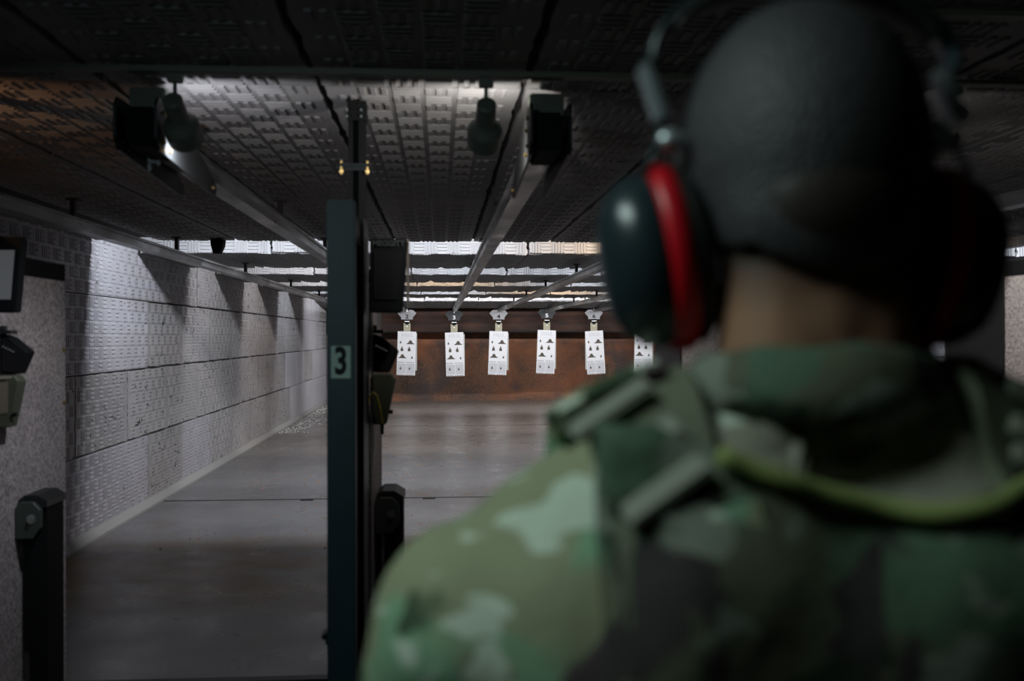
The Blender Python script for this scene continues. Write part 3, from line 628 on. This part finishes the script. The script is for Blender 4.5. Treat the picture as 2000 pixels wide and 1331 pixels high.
# hair cap
bm = bmesh.new(); ball(bm, (0, .003, HZ+.001), (.0845, .099, .106), 48, 36); ball(bm, (0, -.034, 1.632), (.0705, .057, .068), 32, 24)
hair = finish('hair', bm, M['hair'], .006, pr, 12)
bm = bmesh.new(); bm.from_mesh(hair.data)
bmesh.ops.delete(bm, geom=[v for v in bm.verts if v.co.z < (1.583+.35*abs(v.co.x) if v.co.y < -.02 else 1.605+(v.co.y+.02)*.95)], context='VERTS')
bm.to_mesh(hair.data); bm.free(); so = hair.modifiers.new('s', 'SOLIDIFY'); so.thickness = .006; so.offset = -1
# shirt
bm = bmesh.new()
for s in (-1, 1):
    capsule(bm, (s*.035, -.022, 1.480), .060, (s*.165, -.01, 1.405), .066)
    capsule(bm, (s*.06, -.04, 1.41), .075, (s*.15, -.03, 1.36), .085)
    capsule(bm, (s*.212, -.008, 1.352), .080, (s*.272, .095, 1.165), .066); capsule(bm, (s*.272, .095, 1.165), .064, (s*.130, .325, 1.265), .044)
ball(bm, (0, .005, 1.30), (.185, .125, .22), 32, 24); ball(bm, (0, .0, 1.08), (.170, .118, .2)); ball(bm, (0, -.01, .93), (.180, .13, .12))
shirt = finish('shirt', bm, M['camo'], .010, pr, 6)
sm_ = shirt.data                                                       # sleeve and back folds
for v in sm_.vertices:
    c = v.co; k = noise.noise(Vector((c.x*9, c.y*9, c.z*16)))+.5*noise.noise(Vector((c.x*22, c.y*14, c.z*22)))
    v.co = c+v.normal*k*.007
bm = bmesh.new()
for s in (-1, 1):
    capsule(bm, (s*.09, 0, .92), .105, (s*.125, .03, .50), .082); capsule(bm, (s*.125, .03, .50), .08, (s*.145, -.02, .16), .07)
ball(bm, (0, -.01, .92), (.178, .13, .11))
trs = finish('trousers', bm, M['camo'], .012, pr, 5)
for s in (-1, 1):
    bm = bmesh.new(); capsule(bm, (s*.145, -.02, .20), .055, (s*.145, -.03, .07), .052); capsule(bm, (s*.145, -.03, .055), .05, (s*.155, .14, .048), .042)
    for v in bm.verts: v.co.z = max(v.co.z, .012)
    finish('boot', bm, M['boot'], .009, pr, 3)
# collar: standing band with a turned-over leaf
bm = bmesh.new(); n = 48; prof = [(.000, -.055), (.004, .0), (.000, .016), (.004, .020), (.009, .017), (.014, -.002), (.018, -.020)]
rings = []
for k in range(n):
    a = 2*PI*k/n; rx, ry = .070, .070; row = []
    for r, z in prof:
        f = max(0, math.sin(a)); z0 = 1.522-.045*f
        row.append(bm.verts.new((math.cos(a)*(rx+r), -.018+math.sin(a)*(ry+r), z0+z-(.008*noise.noise(Vector((a*2, z*30, 0)))))))
    rings.append(row)
for k in range(n):
    for j in range(len(prof)-1): bm.faces.new((rings[k][j], rings[(k+1) % n][j], rings[(k+1) % n][j+1], rings[k][j+1]))
col = mesh('collar', bm, M['camo_dark_shaded'], pr, True); so = col.modifiers.new('s', 'SOLIDIFY'); so.thickness = .004  # darker camo paints the shadow onto the collar

bmt = bmesh.new(); bmt.from_mesh(sm_); bvh = BVHTree.FromBMesh(bmt); bmt.free()
def catmull(pts, n):
    P = [Vector(p) for p in pts]; P = [P[0]*2-P[1]]+P+[P[-1]*2-P[-2]]; out = []
    for i in range(1, len(P)-2):
        for k in range(n):
            t_ = k/n; a, b, c, d = P[i-1:i+3]
            out.append(.5*((2*b)+(c-a)*t_+(2*a-5*b+4*c-d)*t_*t_+(3*b-a-3*c+d)*t_**3))
    out.append(P[-2]); return out
def ribbon(name, pts, wd, th, m, parent, off=.0, n=6, nw=4):
    """flat webbing laid on the shirt surface along a path"""
    path = catmull(pts, n); bm = bmesh.new(); rows = []
    for i, p in enumerate(path):
        tn = (path[min(i+1, len(path)-1)]-path[max(i-1, 0)]).normalized(); q, nn, _, _ = bvh.find_nearest(p)
        sd = tn.cross(nn).normalized(); lo, hi = [], []
        for k in range(nw+1):
            u = (k/nw-.5)*wd; q2, n2, _, _ = bvh.find_nearest(q+sd*u+nn*.01)
            base = q2+n2*.001*0; lo.append(bm.verts.new(base+nn*off)); hi.append(bm.verts.new(base+nn*(off+th)))
        rows.append(lo+hi[::-1])
    m2 = len(rows[0])
    for a, b in zip(rows, rows[1:]):
        for k in range(m2): bm.faces.new((a[k], a[(k+1) % m2], b[(k+1) % m2], b[k]))
    bm.faces.new(rows[0]); bm.faces.new(rows[-1])
    return mesh(name, bm, m, parent, False)
def onback(x, z, off=0.0):
    h_ = bvh.ray_cast(Vector((x, -1, z)), Vector((0, 1, 0)))[0]
    if h_ is None: h_, _, _, _ = bvh.find_nearest(Vector((x, -.1, z)))
    return Vector((h_.x, h_.y-off, h_.z))
vest = mesh('plate_carrier', bmesh.new(), M['camo_dark_shaded'], pr)
# back panel: grid on the back, cut with a scooped top edge
def topz(x): return 1.450+.034*min(1.25, abs(x-.03)/.12)**1.5
bm = bmesh.new(); nx, nz = 26, 26; gf, gb = [], []
for i in range(nx+1):
    x = -.155+.31*i/nx; zt = topz(x); a, b = [], []
    for j in range(nz+1):
        z = 1.02+(zt-1.02)*j/nz; p = onback(x*.98, z, 0)
        yy = min(p.y, -.085-.0*z)
        bul = .022*min(1, (1-abs(i/nx-.5)*2)*4, (1-j/nz)*5+.25, j/nz*5+.2)
        a.append(bm.verts.new((x, yy-.008-bul, z))); b.append(bm.verts.new((x, yy+.004, z)))
    gf.append(a); gb.append(b)
for i in range(nx):
    for j in range(nz):
        bm.faces.new((gf[i][j], gf[i+1][j], gf[i+1][j+1], gf[i][j+1])); bm.faces.new((gb[i][j], gb[i][j+1], gb[i+1][j+1], gb[i+1][j]))
    bm.faces.new((gf[i][nz], gf[i+1][nz], gb[i+1][nz], gb[i][nz])); bm.faces.new((gf[i][0], gb[i][0], gb[i+1][0], gf[i+1][0]))
for j in range(nz):
    bm.faces.new((gf[0][j], gf[0][j+1], gb[0][j+1], gb[0][j])); bm.faces.new((gf[nx][j], gb[nx][j], gb[nx][j+1], gf[nx][j+1]))
me = bpy.data.meshes.new('plate_carrier'); bmesh.ops.recalc_face_normals(bm, faces=bm.faces); bm.to_mesh(me); bm.free(); me.materials.append(M['camo_dark_shaded']); vest.data = me
for p in me.polygons: p.use_smooth = True
ribbon('yoke_cover', [(-.105, -.12, 1.478), (-.05, -.13, 1.485), (0, -.13, 1.487), (.05, -.13, 1.485), (.105, -.12, 1.478)], .075, .005, M['olive'], vest, .003)
# webbing rows and piping on the back panel
def vback(x, z):
    p = onback(x*.98, z); return Vector((x, min(p.y, -.085)-.032, z))
pts = [Vector((x, vback(x, topz(x)-.004).y+.008, topz(x)-.002)) for x in [-.088+.228*i/30 for i in range(31)]]
bm = bmesh.new(); tube(bm, pts, .0062, 8); mesh('edge_piping', bm, M['piping'], vest, True)
for z in (1.335, 1.285, 1.235, 1.185, 1.135, 1.085):
    bm = bmesh.new(); rows = []
    for i in range(21):
        x = -.12+.24*i/20; y = vback(x, z).y; rows.append([bm.verts.new((x, y+a, z+b)) for a, b in ((.002, -.0125), (-.003, -.0125), (-.003, .0125), (.002, .0125))])
    for a, b in zip(rows, rows[1:]):
        for k in range(4): bm.faces.new((a[k], a[(k+1) % 4], b[(k+1) % 4], b[k]))
    bm.faces.new(rows[0]); bm.faces.new(rows[-1]); mesh('webbing_strap', bm, M['webbing'], vest)
for s in (-1, 1):
    ss = s
    ribbon('shoulder_strap', [(s*.108, -.16, 1.40), (s*.115, -.13, 1.44), (s*.122, -.09, 1.48), (s*.125, -.03, 1.52), (s*.12, .04, 1.50), (s*.11, .10, 1.44), (s*.10, .14, 1.36)], .074, .014, M['webbing'], vest, .002)
    sp_ = ribbon('buckle_strap', [(s*.098, -.16, 1.425), (s*.111, -.14, 1.449), (s*.124, -.12, 1.472), (s*.134, -.09, 1.492)], .052, .006, M['black'], vest, .012)
    for x_, z_, l in ((.132, 1.486, .058), (.122, 1.468, .058), (.111, 1.449, .056)):
        q = onback(s*x_, z_); q, nn, _, _ = bvh.find_nearest(q); tn = Vector((-s*.55, -.3, -.8)).normalized(); sd = tn.cross(nn).normalized(); tn = nn.cross(sd)
        bm = bmesh.new(); mx = Matrix((sd, tn, nn)).transposed().to_4x4(); mx.translation = q+nn*.024
        box(bm, (-l/2, -.0075, -.004), (l/2, .0075, .004), .002, 0, mx); mesh('buckle_bar', bm, M['buckle'], vest)
    ribbon('front_pad', [(s*.135, -.03, 1.50), (s*.13, .02, 1.50), (s*.125, .06, 1.47)], .085, .016, M['camo'], vest, .010)
ribbon('diagonal_strap', [(-.085, -.13, 1.46), (-.075, -.15, 1.43), (-.07, -.16, 1.39)], .03, .006, M['camo'], vest, .014)
for z in (1.15,):   # side cummerbund
    for s in (-1, 1): ribbon('side_band', [(s*.15, -.10, z), (s*.185, -.03, z), (s*.185, .04, z), (s*.14, .1, z)], .13, .010, M['camo_dark_shaded'], vest, .003)
bm = bmesh.new(); box(bm, (-.13, .10, 1.05), (.13, .150, 1.37), .02); mesh('front_panel', bm, M['camo_dark_shaded'], vest)

# hearing protector (ear muffs)
em = thing('ear_muffs', 'black and red ear muffs with steel headband worn by the shooter', 'ear muffs', (PX, PY, 1.617))
for s in (-1, 1):
    T = Matrix.Rotation(R(9)*s, 4, 'Y')
    def ring(xp, ry, rz, n=40): return [Vector((s*xp, math.cos(2*PI*k/n)*ry, math.sin(2*PI*k/n)*rz)) for k in range(n)]
    def loft(name, prof, m, cap0=True, cap1=True):
        bm = bmesh.new(); rg = [[bm.verts.new(T @ p) for p in ring(*q)] for q in prof]; n = 40
        for a, b in zip(rg, rg[1:]):
            for k in range(n): bm.faces.new((a[k], a[(k+1) % n], b[(k+1) % n], b[k]))
        if cap0: bm.faces.new(rg[0])
        if cap1: bm.faces.new(rg[-1])
        return mesh(name, bm, m, em, True)
    loft('ear_cushion', [(.070, .026, .042), (.070, .036, .052), (.076, .043, .060), (.084, .043, .060), (.090, .038, .055)], M['cushion'])
    loft('cup_rim', [(.085, .040, .057), (.086, .045, .064), (.099, .045, .064), (.102, .041, .059)], M['red'])
    loft('cup_shell', [(.100, .040, .058), (.104, .043, .060), (.118, .041, .057), (.130, .034, .048), (.137, .024, .035), (.140, .012, .018), (.1405, .003, .005)], M['cup'])
    bm = bmesh.new(); tube(bm, [(s*.100, -.002, .080), (s*.098, -.006, .070), (s*.104, -.016, .056), (s*.112, -.018, .040)], .0022, 8); mesh('wire', bm, M['band'], em, True)
    bm = bmesh.new(); box(bm, (-.0050, -.009, -.020), (.0050, .009, .020), .0025, 0, Matrix.Translation((s*.103, -.004, .097)) @ Matrix.Rotation(R(-18)*(1 if s < 0 else -.0) + (R(-20) if s > 0 else 0), 4, 'Y')); mesh('slider', bm, M['steel'], em)
    bm = bmesh.new(); ball(bm, (s*.094, -.020, .062), (.010, .007, .007)); mesh('pivot', bm, M['steel'], em, True)
pth = []
for i in range(41):
    a = PI*i/40; pth.append(Vector((-math.cos(a)*.105*(1-.06*math.sin(a)**8), 0, .112+.064*math.sin(a)**.85)))
bm = bmesh.new(); rows = []
for i, p in enumerate(pth):
    tn = (pth[min(i+1, 40)]-pth[max(i-1, 0)]).normalized(); nn = Vector((-tn.z, 0, tn.x)); wy = .012
    rows.append([bm.verts.new(p+Vector((0, a*wy-.004, 0))+nn*b) for a, b in ((-1, -.002), (-1, .002), (1, .002), (1, -.002))])
for a, b in zip(rows, rows[1:]):
    for k in range(4): bm.faces.new((a[k], a[(k+1) % 4], b[(k+1) % 4], b[k]))
bm.faces.new(rows[0]); bm.faces.new(rows[-1]); mesh('headband', bm, M['band'], em, True)
bm = bmesh.new(); rows = []
for i, p in enumerate(pth[5:36]):
    q = Vector((p.x*.93, 0, .112+(p.z-.112)*.93)); tn = Vector((1, 0, 0))
    rows.append([bm.verts.new(q+Vector((x_, y_-.004, z_))) for x_, y_, z_ in ((0, -.015, -.004), (0, -.015, .004), (0, .015, .004), (0, .015, -.004))])
for a, b in zip(rows, rows[1:]):
    for k in range(4): bm.faces.new((a[k], a[(k+1) % 4], b[(k+1) % 4], b[k]))
bm.faces.new(rows[0]); bm.faces.new(rows[-1]); mesh('head_pad', bm, M['cushion'], em, True)
